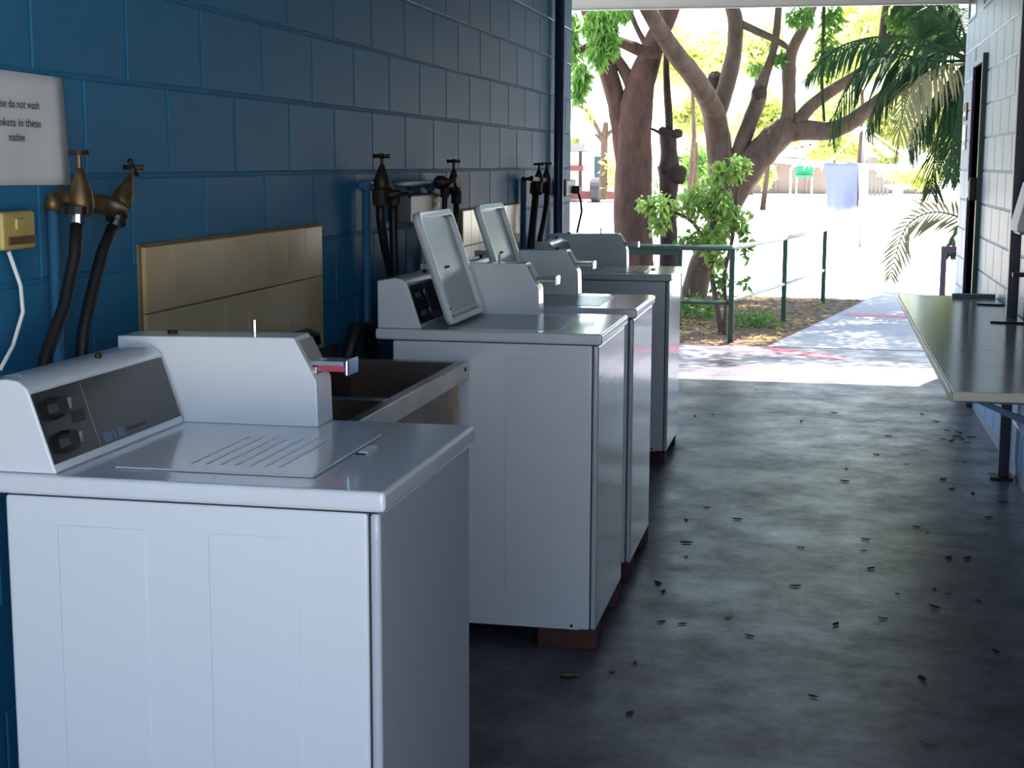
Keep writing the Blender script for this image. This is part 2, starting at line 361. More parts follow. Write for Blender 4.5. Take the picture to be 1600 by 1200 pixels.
# ------------------------------------------------------------------ washing machines
WWID = .60
def washer(y0, top, x_front, label, lid_open, red_slide=False, w=WWID, foot=.066):
    T = top; xf = x_front; xb = xf-.70
    t = thing('washing_machine', (xf-.33, y0+w/2, foot), label, 'washing machine', 'row of coin washers')
    body = MB().box((xb+.055,y0,foot),(xf-.020,y0+w,T-.036)).build('body', M['white'], t, bev=.006)
    MB().box((xf-.0175,y0+.002,foot),(xf,y0+w-.002,T-.036))  .build('front_panel', M['shadedfront'], t, bev=.007, bseg=3)
    MB().box((xf-.020,y0+.006,foot+.01),(xf-.0175,y0+w-.006,T-.04)).build('seam', M['gap'], t)
    for a,b in [(-.531,-.376),(-.267,-.114)]:
        MB().box((xf+a-.02,y0-.0022,foot+.09),(xf+b-.02,y0+.004,T-.082)).build('pressed_panel', M['white'], t, bev=.002, bseg=3)
    k = MB().box((xf-.62,y0-.0018,foot),(xf-.05,y0+.004,foot+.022)).build('kick_strip', M['white'], t, bev=.001)
    for sx in (-.54,-.075):
        MB().tube([(xf+sx,y0-.004,foot+.012),(xf+sx,y0+.002,foot+.012)],.005,8).build('screw', M['iron'], k)
    MB().box((xb+.06,y0+.004,T-.037),(xf-.006,y0+w-.004,T-.033)).build('shadow_gap', M['gap'], t)
    # top panel with raised rim
    tp = MB().box((xb,y0-.005,T-.034),(xf+.010,y0+w+.005,T)).build('top_panel', M['white2'], t, bev=.008, bseg=3)
    # lid opening
    lx0, lx1, ly0, ly1 = xf-.485, xf-.135, y0+.075, y0+.47
    if not lid_open:
        ld = MB().box((lx0,ly0,T-.002),(lx1,ly1,T+.0035)).build('lid', M['white2'], t, bev=.005, bseg=3)
        MB().box((lx0-.004,ly0-.004,T-.001),(lx1+.004,ly1+.004,T+.0008)).build('lid_joint', M['greyplastic'], ld)
        MB().box((xf-.125,y0+.285,T-.001),(xf-.108,y0+.345,T+.0045)).build('lid_strike', M['paper'], t, bev=.001)
        MB().box((xf-.127,y0+.275,T),(xf-.110,y0+.288,T+.002)).build('strike_slot', M['gap'], t)
        rg = random.Random(3)
        for i in range(7):
            xx = lx0+.115+.026*i; yy = ly0+.05
            s_ = MB()
            while yy < ly1-.10:
                L = rg.uniform(.02,.05); s_.box((xx,yy,T+.0034),(xx+.006,yy+L,T+.0037)); yy += L+.007
            s_.build('printed_line', M['redink'] if i in (0,1,3) else M['greyink'], ld)
    else:
        MB().box((lx0,ly0,T-.0005),(lx1,ly1,T+.0012)).build('tub_surround', M['lidunder'], t)
        # lid standing open, hinged along its back edge
        L, th = .365, .022; ang = math.radians(18.5)
        ex = Vector((-math.sin(ang),0,math.cos(ang))); en = Vector((math.cos(ang),0,math.sin(ang)))
        hx = Vector((lx0,0,T+.004)); wd = .43
        def loc3(a,y,n): q = hx+ex*a+en*n; return (q.x, y0+.06+y, q.z)
        def slab(a0,a1,c0,c1,n0,n1):
            b = MB(); b.add([loc3(a0,c0,n0),loc3(a1,c0,n0),loc3(a1,c1,n0),loc3(a0,c1,n0),loc3(a0,c0,n1),loc3(a1,c0,n1),loc3(a1,c1,n1),loc3(a0,c1,n1)],
                         [(0,3,2,1),(4,5,6,7),(0,1,5,4),(1,2,6,5),(2,3,7,6),(3,0,4,7)]); return b
        def rrect(a0,a1,c0,c1,r,m=5):
            o=[]
            for (ca,cc,s0) in ((a0+r,c0+r,180),(a1-r,c0+r,270),(a1-r,c1-r,0),(a0+r,c1-r,90)):
                for q in range(m+1):
                    an=math.radians(s0+90*q/m); o.append((ca+r*math.cos(an),cc+r*math.sin(an)))
            return o
        oo, ii = rrect(0,L,0,wd,.032), rrect(.020,L-.022,.022,wd-.022,.018); nn=len(oo)
        pb=MB(); pb.add([loc3(a,c,0) for a,c in oo]+[loc3(a,c,.008) for a,c in oo],[tuple(range(nn)),tuple(range(2*nn-1,nn-1,-1))]+[(q,(q+1)%nn,nn+(q+1)%nn,nn+q) for q in range(nn)])
        ld = pb.build('lid', M['lidunder'], t)
        rb=MB(); rb.add([loc3(a,c,.006) for a,c in oo]+[loc3(a,c,.024) for a,c in oo]+[loc3(a,c,.006) for a,c in ii]+[loc3(a,c,.024) for a,c in ii],
            [f for q in range(nn) for f in ((q,(q+1)%nn,nn+(q+1)%nn,nn+q),(nn+q,nn+(q+1)%nn,3*nn+(q+1)%nn,3*nn+q),(3*nn+q,3*nn+(q+1)%nn,2*nn+(q+1)%nn,2*nn+q),(2*nn+q,2*nn+(q+1)%nn,(q+1)%nn,q))])
        rb.build('lid_rim', M['white'], ld, bev=.004)
        slab(.03,.034,.02,wd-.02,.008,.012).build('lid_crease', M['white'], ld)
        slab(.175,.183,.16,.22,.008,.0092).build('label_print', M['ink'], ld)
        for a in (.045,.02):
            slab(a,a+.008,.006,.014,.024,.0255).build('lid_screw', M['iron'], ld)
    # console
    cx = xf-.553
    prof = [(cx-.142,T),(cx-.142,T+.147),(cx-.085,T+.156),(cx-.062,T+.152),(cx-.046,T+.140),(cx-.002,T+.006),(cx,T)]
    y1 = y0+.500*w/.6
    con = MB().prism(prof,y0+.006,y1,'y').build('console', M['white'], t, bev=.005)
    def face(s,y,n):                    # point on the sloping control face
        a = Vector((cx-.046,0,T+.140)); b = Vector((cx-.002,0,T+.006)); d = (b-a); nn = Vector((d.z,0,-d.x)).normalized()*-1
        q = a+d*s+nn*n; return (q.x,y,q.z)
    def patch(s0,s1,ya,yb,n0,n1):
        b = MB(); b.add([face(s0,ya,n0),face(s1,ya,n0),face(s1,yb,n0),face(s0,yb,n0),face(s0,ya,n1),face(s1,ya,n1),face(s1,yb,n1),face(s0,yb,n1)],
                        [(0,3,2,1),(4,5,6,7),(0,1,5,4),(1,2,6,5),(2,3,7,6),(3,0,4,7)]); return b
    pn = patch(.07,.93,y0+.010,y1-.012,.0,.0035).build('control_panel', M['panel'], con)
    pn2 = patch(.09,.91,y0+.165,y0+.168,.0035,.0040).build('panel_line', M['greyplastic'], con)
    for sc in (.30,.72):
        c0 = Vector(face(sc,y0+.06,.0035)); c1 = Vector(face(sc,y0+.06,.022))
        kb = MB().tube([c0,c1],[.020,.017],16).build('dial', M['black'], con)
        MB().box((c1.x-.002,y0+.078,c1.z-.008),(c1.x+.002,y0+.084,c1.z+.010)).build('dial_mark', M['greyplastic'], kb)
    patch(.40,.55,y0+.105,y0+.150,.0035,.0042).build('switch_plate', M['iron'], con)
    bl = MB()
    for i,(a,b) in enumerate([(.18,.205),(.21,.225),(.23,.25),(.255,.272)]): bl.v += []; 
    for a,b in [(.185,.215),(.222,.232),(.238,.262)]:
        patch(.78,.90,y0+a,y0+b,.0035,.0041).build('maker_mark', M['blueink'], con)
    patch(.82,.86,y0+.275,y0+.35,.0035,.0041).build('maker_print', M['iron'], con)
    MB().ball((cx-.07,y0+.30,T+.158),.007,8,6).build('console_screw', M['iron'], con)
    # coin box on the far side of the top
    ya, yb = y0+.510*w/.6, y0+.598*w/.6
    cb = MB().prism([(xf-.70+.005,T),(xf-.70+.005,T+.168),(xf-.328,T+.174),(xf-.283,T+.090),(xf-.280,T)],ya,yb,'y').build('coin_box', M['white'], t, bev=.003)
    MB().tube([(xf-.43,yb-.03,T+.168),(xf-.43,yb-.03,T+.200)],.004,8).build('lock_pin', M['chrome'], cb)
    MB().tube([(xf-.60,yb-.04,T+.166),(xf-.60,yb-.04,T+.176)],.010,10).build('cover_screw', M['iron'], cb)
    ym = (ya+yb)/2
    MB().prism([(xf-.322,T+.1655),(xf-.3195,T+.168),(xf-.2905,T+.112),(xf-.294,T+.110)],ya+.008,yb-.006,'y').build('slide_recess', M['greyplastic'], cb)
    MB().box((xf-.315,ym-.034,T+.102),(xf-.285,ym+.034,T+.118)).build('slide_housing', M['steel'], cb, bev=.002)
    sl = MB().box((xf-.30,ym-.026,T+.107),(xf-.226,ym+.026,T+.120)).build('coin_slide', M['red'] if red_slide else M['steel'], cb, bev=.002)
    MB().box((xf-.300,ym-.030,T+.120),(xf-.232,ym-.022,T+.128)).build('slide_rail', M['chrome'], sl)
    MB().box((xf-.300,ym+.022,T+.120),(xf-.232,ym+.030,T+.128)).build('slide_rail', M['chrome'], sl)
    MB().box((xf-.230,ym-.034,T+.100),(xf-.222,ym+.034,T+.132)).build('slide_handle', M['chrome'], sl, bev=.003)
    return t
washer(2.185,.991,-.665,'nearest white coin washer with its lid shut and red coin slide',False,True,w=.612)
washer(4.41,.991,-.650,'white coin washer on bricks with open lid, just past the steel sink',True)
washer(5.215,.991,-.645,'white coin washer with open lid, behind the other open-lidded washer',True,w=.585)
washer(7.36,.957,-.735,'farthest white coin washer, lid shut, nearest the garden',False,w=.60)
bricks = [(-.835,4.42,'red brick under the front near corner of the open-lidded washer past the sink'),(-.835,4.885,'red brick under the front far corner of the open-lidded washer past the sink'),
          (-.835,5.23,'red brick under the near corner of the second open-lidded washer'),(-.835,5.69,'red brick under the far corner of the second open-lidded washer'),
          (-.935,7.37,'dark brick under the near corner of the farthest washer'),(-.935,7.85,'dark brick under the far corner of the farthest washer')]
bmx = None
for x,y,lb in bricks:
    if bmx is None:
        b0 = MB().box((x,y,0),(x+.19,y+.10,.066)).build('brick', M['brick'], loc=(x+.1,y+.05,0), bev=.004); bmx = b0
    else:
        b0 = bmx.copy(); COL.objects.link(b0); b0.location = (x+.1,y+.05,0)
    tag(b0, lb, 'brick', 'bricks under the washers')
for y,lb in [(2.20,'red brick under the front near corner of the nearest washer'),(2.68,'red brick under the front far corner of the nearest washer')]:
    b0 = bmx.copy(); COL.objects.link(b0); b0.location = (-.74,y+.05,0); tag(b0, lb, 'brick', 'bricks under the washers')
for (y,xf,ww) in [(2.185,-.665,.612),(4.41,-.65,.6),(5.215,-.645,.585),(7.36,-.735,.6)]:
    for yy in (y+.06,y+ww-.06):
        b0 = bmx.copy(); COL.objects.link(b0); b0.location = (xf-.54,yy,0)
        tag(b0, 'red brick under the rear %s corner of the %s'%('near' if yy < y+.2 else 'far',{2.185:'nearest washer',4.41:'open-lidded washer past the sink',5.215:'second open-lidded washer',7.36:'farthest washer'}[y]), 'brick', 'bricks under the washers')

# ------------------------------------------------------------------ steel sink trough
sx0, sx1, sy0, sy1, sz = -1.475, -1.05, 2.90, 4.385, .90
sk = thing('sink', (-1.26,3.6,0), 'stainless steel double sink bench between two washers', 'sink')
ym = 3.62
rim = MB()
rim.box((sx0,sy0,sz-.012),(sx0+.06,sy1,sz)).box((sx1-.03,sy0,sz-.012),(sx1,sy1,sz)).box((sx0+.06,sy0,sz-.012),(sx1-.03,sy0+.04,sz)).box((sx0+.06,sy1-.04,sz-.012),(sx1-.03,sy1,sz)).box((sx0+.06,ym-.02,sz-.012),(sx1-.03,ym+.02,sz))
rim.build('rim', M['steel'], sk, bev=.003)
MB().box((sx1-.012,sy0,sz-.055),(sx1+.002,sy1,sz+.001)).build('front_edge', M['steel'], sk, bev=.003)
MB().box((sx0,sy0,sz),(sx0+.012,sy1,sz+.05)).build('upstand', M['steel'], sk, bev=.003)
for a,b in ((sy0+.04,ym-.02),(ym+.02,sy1-.04)):
    x0,x1,zb = sx0+.06,sx1-.03,sz-.24
    bw = MB(); th=.006
    bw.box((x0,a,zb),(x1,b,zb+th)).box((x0,a,zb),(x0+th,b,sz-.002)).box((x1-th,a,zb),(x1,b,sz-.002)).box((x0,a,zb),(x1,a+th,sz-.002)).box((x0,b-th,zb),(x1,b,sz-.002))
    bo = bw.build('bowl', M['rust'], sk)
    MB().tube([((x0+x1)/2,(a+b)/2,zb+.004),((x0+x1)/2,(a+b)/2,zb+.012)],.035,14).build('drain', M['iron'], bo)
for x in (sx0+.03,sx1-.045):
    for y in (sy0+.03,sy1-.06):
        lg = MB().box((x,y,.02),(x+.03,y+.03,sz-.012)).build('leg', M['steel'], sk)
        MB().tube([(x+.015,y+.015,0),(x+.015,y+.015,.025)],.022,10).build('foot', M['black'], lg)
for x in (sx0+.045,sx1-.03):
    MB().box((x-.01,sy0+.06,.20),(x+.01,sy1-.06,.225)).build('brace', M['steel'], sk)
MB().tube([(sx1+.002,sy1-.04,sz-.02),(sx1+.005,sy1-.04,sz-.02)],.006,8).build('rivet', M['iron'], sk)
# mixer spout lying low along the back of the sink
f = thing('sink_tap', (-1.42,3.64,.95), 'black swivel spout on the back edge of the sink', 'tap')
MB().tube([(-1.445,3.66,.90),(-1.445,3.66,1.02)],.016,10).build('stem', M['iron'], f, smooth=True)
MB().tube([(-1.445,3.66,1.02),(-1.43,3.80,1.022),(-1.42,3.98,1.022),(-1.41,4.03,1.01),(-1.41,4.035,.985)],.013,10).build('spout', M['black'], f, smooth=True)
hs = MB().tube([(-1.45,4.43,.02),(-1.45,4.42,.6),(-1.44,4.415,.90),(-1.42,4.435,.985),(-1.40,4.50,.985),(-1.41,4.56,.92),(-1.43,4.58,.6),(-1.44,4.58,.1)],.022,10).build('drain_hose', M['black'], loc=(-1.45,4.45,.06), smooth=True)
tag(hs,'black drain hose looped behind the open-lidded washer past the sink','hose')

# ------------------------------------------------------------------ tile splashbacks
_t = MB().chbox((-.004,0,0),(.005,.148,.148),.002).build('tile', M['tile']); tm = _t.data; bpy.data.objects.remove(_t)
def splash(y0, z1, ny, nz, lb):
    t = thing('tile_splashback',(XW,y0,z1-.15*nz),lb,'splashback')
    MB().box((XW+.0005,y0-.008,z1-.15*nz-.006),(XW+.008,y0+.15*ny+.006,z1+.006)).build('backing', M['grout'], t)
    o = root_origin(t)
    for i in range(ny):
        for j in range(nz):
            inst(tm,'tile',t,Vector((XW+.012,y0+.15*i+.001,z1-.15*(j+1)+.001))-o)
splash(3.07,1.312,8,3,'beige tiled splashback above the steel sink')
splash(6.06,1.302,8,3,'beige tiled splashback behind the far washers')

# ------------------------------------------------------------------ notice, outlet
sg = thing('paper_notice',(XW,2.60,1.46),'white paper washing notice on the blue wall above the power outlet','notice')
pv = MB(); n = 8
for i in range(n+1):
    for j in range(n+1):
        yy = 2.455+.299*i/n; zz = 1.456+.210*j/n
        pv.v.append((XW+.004+.006*(i/n)**2*(1-j/n)+.003*math.sin(i*1.1)*(1-j/n), yy+.006*(1-j/n)*(i/n), zz-.003*i/n))
for i in range(n):
    for j in range(n):
        a = i*(n+1)+j; pv.f.append((a,a+n+1,a+n+2,a+1))
po = pv.build('sheet', M['paper'], sg, smooth=True); po.modifiers.new('th','SOLIDIFY').thickness = .0006
for bd,z,wd in [('Please do not wash',1.604,.172),('Blankets in these',1.570,.180),('machine',1.543,.056)]:
    text(bd,.022,M['ink'],sg,(XW+.0125,2.560,z),(0,1,0),(0,0,1),width=wd)
ot = thing('power_outlet',(XW,2.53,1.34),'yellowed power outlet below the paper notice','outlet')
MB().box((XW,2.46,1.338),(XW+.035,2.575,1.408)).build('plate', M['cream'], ot, bev=.006)
MB().box((XW+.034,2.475,1.348),(XW+.039,2.562,1.362)).build('switch_bar', M['wood'], ot)
MB().box((XW+.034,2.50,1.375),(XW+.040,2.53,1.395)).build('socket', M['cream'], ot, bev=.002)
cb_ = MB().tube([(XW+.02,2.50,1.335),(XW+.025,2.528,1.27),(XW+.025,2.532,1.22),(XW+.02,2.50,1.16),(XW+.015,2.46,1.12)],.004,8).build('cord', M['whitewall'], ot, smooth=True)

# ------------------------------------------------------------------ pipes and taps
def tap(parent, p, mat, tilt=(0,0,1), size=1., handle='disc', fat=1.):
    p = Vector(p); d = Vector(tilt).normalized(); s = size; w = fat
    b = MB().tube([p-d*.045*s,p-d*.02*s,p+d*.015*s,p+d*.040*s,p+d*.065*s,p+d*.085*s],[.017*w,.024*w,.023*w,.017*w,.011*w,.006*w],12).build('valve_body', mat, parent, smooth=True)
    MB().tube([p+d*.08*s,p+d*.125*s],.005*w,8).build('spindle', mat, parent)
    h = p+d*.125*s
    if handle == 'disc':
        MB().tube([h-d*.004*w,h+d*.005*w],[.022*w,.020*w],14).build('handle', M['iron'], parent)
    else:
        q = d.cross(Vector((1,0,0)))
        q = q.normalized() if q.length > .2 else Vector((0,1,0))
        q2 = d.cross(q); L = .024*w
        hb = MB().tube([h-q*L,h-q*L*.4,h,h+q*L*.4,h+q*L],[.007*w,.0045*w,.009*w,.0045*w,.007*w],8).build('handle', M['iron'], parent, smooth=True)
        MB().tube([h-q2*L,h-q2*L*.4,h,h+q2*L*.4,h+q2*L],[.007*w,.0045*w,.009*w,.0045*w,.007*w],8).build('handle_bar', M['iron'], hb, smooth=True)
    return b
PX = XW+.055
ts = thing('tap_pair',(PX,2.82,1.40),'tarnished brass tap pair on the blue wall above the nearest washer','tap')
c1 = atx(127,312,PX+.02); c2 = atx(192,310,PX+.02)
tap(ts,c1,M['brass'],(0,-.03,1),.72,'disc'); tap(ts,c2,M['brass'],(.0,.85,1),.66,'cross',.9)
MB().tube([c1,c1+(c2-c1)*.5+Vector((0,0,-.012)),c2+Vector((0,-.01,-.02))],[.017,.02,.017],10).build('cross_pipe', M['brass'], ts, smooth=True)
el = atx(85,308,XW+.03)
MB().tube([c1,Vector((el.x,el.y+.02,el.z)),el+Vector((0,0,-.005)),atx(82,330,XW+.03)],[.014,.015,.017,.016],10).build('elbow', M['brass'], ts, smooth=True)
MB().tube([atx(82,326,XW+.025),Vector((XW+.025,atx(82,326,XW+.025).y,.05))],.011,10).build('supply_pipe', M['bluepipe'], ts, smooth=True)
for k,(top,pts,lb) in enumerate([((120,335),[(120,345),(117,400),(100,480),(72,555),(55,640)],'black hose hanging from the left brass tap above the nearest washer'),
                       ((181,345),[(178,352),(160,395),(143,460),(130,520),(125,600)],'black hose hanging from the right brass tap above the nearest washer')]):
    x0 = PX+.02
    hz = thing('inlet_hose', atx(top[0],top[1],x0), lb, 'hose')
    P0 = [atx(u,v,x0+.004*i) for i,(u,v) in enumerate(pts)]; P0.append(Vector((-1.385,P0[-1].y,.62)))
    MB().tube(P0,.0125,10).build('hose', M['black'], hz, smooth=True)
    a = atx(top[0],top[1],x0); b = P0[0]; d = (b-a)
    MB().tube([a-d*1.2,a],.022,10).build('coupling_nut', M['black'], hz)
    MB().tube([a,b+d*.6],.0135,10).build('ferrule', M['chrome'], hz)

t2 = thing('tap_pair',(PX,4.95,1.40),'dark tap pair behind the open-lidded washer past the sink','tap')
ca = atx(597,285,PX+.015); cb2 = atx(610,297,PX+.03)
tap(t2,ca,M['iron'],(0,0,1),.68,'cross',1.15)
tap(t2,cb2+Vector((0,0,-.015)),M['iron'],(1,.15,.12),.5,'cross',.8)
MB().tube([ca,cb2],.016,8).build('link', M['iron'], t2)
t3 = thing('tap_pair',(PX,5.85,1.40),'dark tap pair beside the tiles behind the open lids','tap')
cc = atx(689,285,PX+.02); cd_ = atx(709,290,PX+.02)
tap(t3,cc,M['iron'],(1,-.1,.05),.5,'disc',1.1); tap(t3,cd_,M['iron'],(0,0,1),.75,'cross',1.1)
MB().tube([cc,cd_],.016,8).build('link', M['iron'], t3)
t4 = thing('tap_pair',(PX,7.75,1.40),'dark tap pair beside the downpipe near the wall end','tap')
ce = atx(842,281,PX+.02); cf = atx(854,281,PX+.035)
tap(t4,ce,M['iron'],(0,.05,1),.62,'cross',1.1); tap(t4,cf,M['iron'],(0,0,1),.66,'cross',1.1)
MB().tube([atx(818,280,XW+.02),atx(830,279,PX+.02),ce,cf],.014,8).build('link', M['iron'], t4)
MB().tube([atx(818,280,XW+.02),Vector((XW+.02,atx(818,280,XW+.02).y,.05))],.015,8).build('supply_pipe', M['bluepipe'], t4, smooth=True)
def hose(pts, x, r, lb, endx=-1.39, endz=.65):
    P0 = [atx(u,v,x) for u,v in pts]; P0.append(Vector((endx,P0[-1].y,endz)))
    h = thing('inlet_hose',P0[0],lb,'hose'); MB().tube(P0,r,9).build('hose', M['black'], h, smooth=True)
    d = (P0[1]-P0[0]).normalized(); MB().tube([P0[0]-d*.03,P0[0]+d*.02],r*1.7,9).build('coupling_nut', M['iron'], h)
hose([(594,310),(595,345),(601,385),(612,430),(616,470)],PX+.015,.0145,'left black hose behind the open-lidded washer past the sink')
hose([(614,310),(615,350),(616,400),(618,440),(620,470)],PX+.03,.014,'right black hose behind the open-lidded washer past the sink')
hose([(695,300),(695,320),(694,345),(690,400)],PX+.02,.0105,'short black hose from the round handled tap behind the open lid')
hose([(713,310),(713,340),(709,370),(703,392),(696,420)],PX+.02,.012,'curved black hose beside the tiles behind the open lid')
hose([(838,296),(836,320),(832,360),(828,400)],PX+.02,.019,'left black hose near the downpipe at the wall end',-1.455)
hose([(855,296),(854,320),(850,345),(844,372),(842,410)],PX+.035,.014,'right black hose near the downpipe at the wall end',-1.452)
hp = thing('wall_pipe',(XW,4.9,1.43),'blue water pipe running along the wall between dark taps','pipe')
pa = atx(562,290,XW+.025); pb = atx(688,286,XW+.025)
MB().tube([pa,pb],.012,10).build('level_run', M['bluepipe'], hp, smooth=True)
for u in (572,673):
    q = atx(u,290,XW+.025); MB().tube([q,Vector((q.x,q.y,.05))],.014,10).build('drop', M['bluepipe'], hp, smooth=True)
    MB().tube([q-Vector((0,.03,0)),q+Vector((0,.03,0))],.019,10).build('tee', M['bluepipe'], hp, smooth=True)
gb = thing('wall_switch_box',(XW,5.32,1.30),'grey power box on the wall between dark tap pairs','outlet')
MB().box((XW,5.13,1.285),(XW+.05,5.56,1.385)).build('case', M['greyplastic'], gb, bev=.008)
for z in (1.30,1.335,1.365): MB().box((XW+.05,5.46,z),(XW+.056,5.52,z+.014)).build('switch', M['cream'], gb)
dp = tag(MB().tube([(XW+.04,8.21,0),(XW+.04,8.21,2.70)],.027,14).build('downpipe', M['darkpipe'], loc=(XW+.05,8.21,0), smooth=True),'dark blue downpipe on the wall near its garden end','pipe')
go = thing('wall_switch_box',(XW,8.45,1.33),'grey power outlet with a plugged cord beside the downpipe','outlet')
MB().box((XW,8.30,1.315),(XW+.07,8.62,1.405)).build('case', M['greyplastic'], go, bev=.008)
pg = MB().box((XW+.07,8.50,1.325),(XW+.11,8.58,1.37)).build('plug', M['black'], go, bev=.006)
MB().tube([(XW+.10,8.54,1.325),(XW+.10,8.62,1.28),(XW+.10,8.66,1.22),(XW+.09,8.58,1.12),(XW+.09,8.50,1.04),(XW+.08,8.48,.9)],.007,8).build('plug_cord', M['black'], pg, smooth=True)

# ------------------------------------------------------------------ counter on the right
ct = thing('counter',(.68,6.7,0),'grey laminate folding counter with cream edge along the right wall','counter')
CZ=.78; cx0, cx1, cy0, cy1 = .415, XR-.008, 4.90, 8.56
MB().box((cx0+.008,cy0+.008,CZ-.028),(cx1,cy1,CZ)).build('top', M['counter'], ct, bev=.003)
MB().box((cx0,cy0,CZ-.030),(cx0+.008,cy1,CZ+.001)).build('long_edge_band', M['counteredge'], ct, bev=.003)
MB().box((cx0+.008,cy0,CZ-.030),(cx1,cy0+.008,CZ+.001)).build('end_edge_band', M['counteredge'], ct, bev=.003)
for y in (5.05,6.6,8.2):
    br = MB().box((cx0+.06,y,CZ-.058),(cx1,y+.03,CZ-.028)).build('bracket', M['navy'] if y>6 else M['bluepipe'], ct)
    MB().prism([(cx0+.10,CZ-.058),(cx0+.14,CZ-.058),(XR-.008,CZ-.20),(XR-.008,CZ-.24)],y+.004,y+.026,'y').build('bracket_brace', M['bluepipe'], br)
pt = thing('steel_post',(.905,7.4,0),'navy square steel post rising through the counter by the right wall','post')
MB().box((.865,7.375,0),(.915,7.425,2.70)).build('shaft', M['navy'], pt, bev=.004)
MB().box((.825,7.34,0),(.932,7.46,.012)).build('foot_plate', M['iron'], pt)
for k,(x0,x1,y,h,lb) in enumerate([(.70,.925,8.42,.022,'dark grey batten lying across the far end of the counter'),(.79,.925,8.0,.008,'thin dark strip on the counter nearest the batten'),(.765,.915,7.10,.008,'thin dark strip on the counter nearest the camera')]):
    b = MB()
    if k == 0: b.box((x0,y,CZ+.0),(x1,y+.05,CZ+h))
    else: b.prism([(x0,y+.03),(x0+.04,y+.002),(x1,y-.02),(x1,y+.012),(x0+.05,y+.022)],CZ,CZ+h,'z')
    tag(b.build('batten' if k == 0 else 'dark_strip', M['greyplastic'] if k == 0 else M['iron'], loc=(x0,y,CZ), bev=.002), lb, 'strip')
hd = thing('wall_dispenser',(.9,7.1,1.2),'pale grey sloping dispenser on the right wall above the counter','dispenser')
MB().prism([(.935,1.20),(.845,1.20),(.845,1.23),(.89,1.42),(.935,1.46)],6.98,7.24,'y').build('hood', M['whitewall'], hd, bev=.006)
MB().box((.86,7.0,1.190),(.93,7.22,1.20)).build('base', M['greyplastic'], hd)
hr = thing('wall_bracket',(.9,7.1,1.0),'dark bracket on the right wall below the pale dispenser','bracket')
MB().box((.85,7.08,.995),(.938,7.12,1.015)).build('arm', M['iron'], hr); MB().box((.928,7.06,.97),(.939,7.14,1.04)).build('plate', M['iron'], hr)

# ------------------------------------------------------------------ fallen leaves
lp = [(967,180),(1060,155),(1215,222),(1265,302),(1370,345),(1395,372),(1455,385),(1500,452),(1325,497),(1295,480),(1385,568),(1440,568),(1165,598),(1240,670),(1345,658),(1345,708),(1200,740),(1065,757),(1000,962),(1330,1095),(1310,912),(1510,890),(760,738),(570,750),(640,565),(640,460),(785,458),(700,425),(950,648),(640,525),(560,640),(495,865),(320,905),(1145,548),(965,538),(1095,315),(1090,350),(715,160),(665,165),(840,90),(1180,275),(1385,670),(1470,690),(1150,515),(820,790),(1520,835),(480,1010),(430,890),(1540,410),(630,755),(305,905),(575,665),(1310,160),(1350,180),(1430,295),(1380,205),(1395,235),(1410,222),(1425,230),(1440,240),(1400,225),(1370,230),(1415,212),(1450,225)]
lms = []
for k in range(4):
    b = MB(); n = 7; rg = random.Random(k)
    cu = rg.uniform(.2,.5)
    for i in range(n):
        t = i/(n-1); w = .30*math.sin(math.pi*min(.97,max(.03,t)))**.8; zc = cu*(t-.5)**2
        b.v += [(t-.5,-w,zc+.16+rg.uniform(0,.08)),(t-.5,0,zc+.02),(t-.5,w,zc+.14+rg.uniform(0,.08))]
    for i in range(n-1):
        a = 3*i; b.f += [(a,a+1,a+4,a+3),(a+1,a+2,a+5,a+4)]
    o = b.build('dry_leaf', M['dryleaf'] if k < 3 else M['yleaf'], smooth=True); lms.append(o.data); bpy.data.objects.remove(o)
rg = random.Random(5)
for i,(a,b) in enumerate(lp):
    p = atz(720+a/1.818, 560+b/1.818, .0)
    yel = i in (22,31,32,47,19,21,50)
    o = bpy.data.objects.new('dry_leaf', lms[3] if yel else lms[i % 3]); COL.objects.link(o)
    s = rg.uniform(.022,.042)*(1.1 if i > 51 else 1); o.location = (p.x,p.y,.001); o.scale = (s*1.2,s,s*.5); o.rotation_euler = (0,0,rg.uniform(0,6.3))
    tag(o,*(('small yellow dry leaf on the concrete floor','leaf','yellow fallen leaves') if yel else ('brown dry leaf in the scattered heap beside the counter post','leaf','heap of fallen leaves') if 51 < i < 64 and b < 300 else ('small curled brown leaf on the concrete floor','leaf','brown fallen leaves')))

# ------------------------------------------------------------------ green pipe railing beside the path
rl = thing('railing',(-.72,12.6,0),'dark green pipe railing round the mulch bed','railing')
posts = [(-.74,12.62),(-.35,14.5),(.02,16.5)]
for x,y in posts+[(-2.6,12.62)]: MB().box((x-.022,y-.022,-.02),(x+.022,y+.022,.80)).build('post', M['railgreen'], rl, bev=.004)
def bar(a,b,z,r=.018):
    return MB().tube([(a[0],a[1],z),(b[0],b[1],z)],r,10)
for a,b in ((posts[0],posts[1]),(posts[1],posts[2])):
    bar(a,b,.80,.022).build('top_rail', M['sunrail'], rl, smooth=True); bar(a,b,.36,.016).build('mid_rail', M['sunrail'], rl, smooth=True)
bar((-2.6,12.62),posts[0],.80,.026).build('top_rail', M['railgreen'], rl, smooth=True); bar((-2.6,12.62),posts[0],.34,.018).build('mid_rail', M['railgreen'], rl, smooth=True)
r2 = thing('low_rail',(-1.7,13.6,0),'short low green rail behind the railing, left of the sapling','railing')
e = at(1063,390,13.6)
MB().box((e.x-.02,13.58,-.02),(e.x+.02,13.62,e.z)).build('post', M['railgreen'], r2); MB().box((-2.9,13.58,-.02),(-2.86,13.62,e.z)).build('post', M['railgreen'], r2)
MB().box((-2.9,13.575,e.z-.05),(e.x+.022,13.625,e.z)).build('top_rail', M['railgreen'], r2)
r3 = thing('low_rail',(1.0,13.0,0),'dark maroon handrail end just past the right wall','railing')
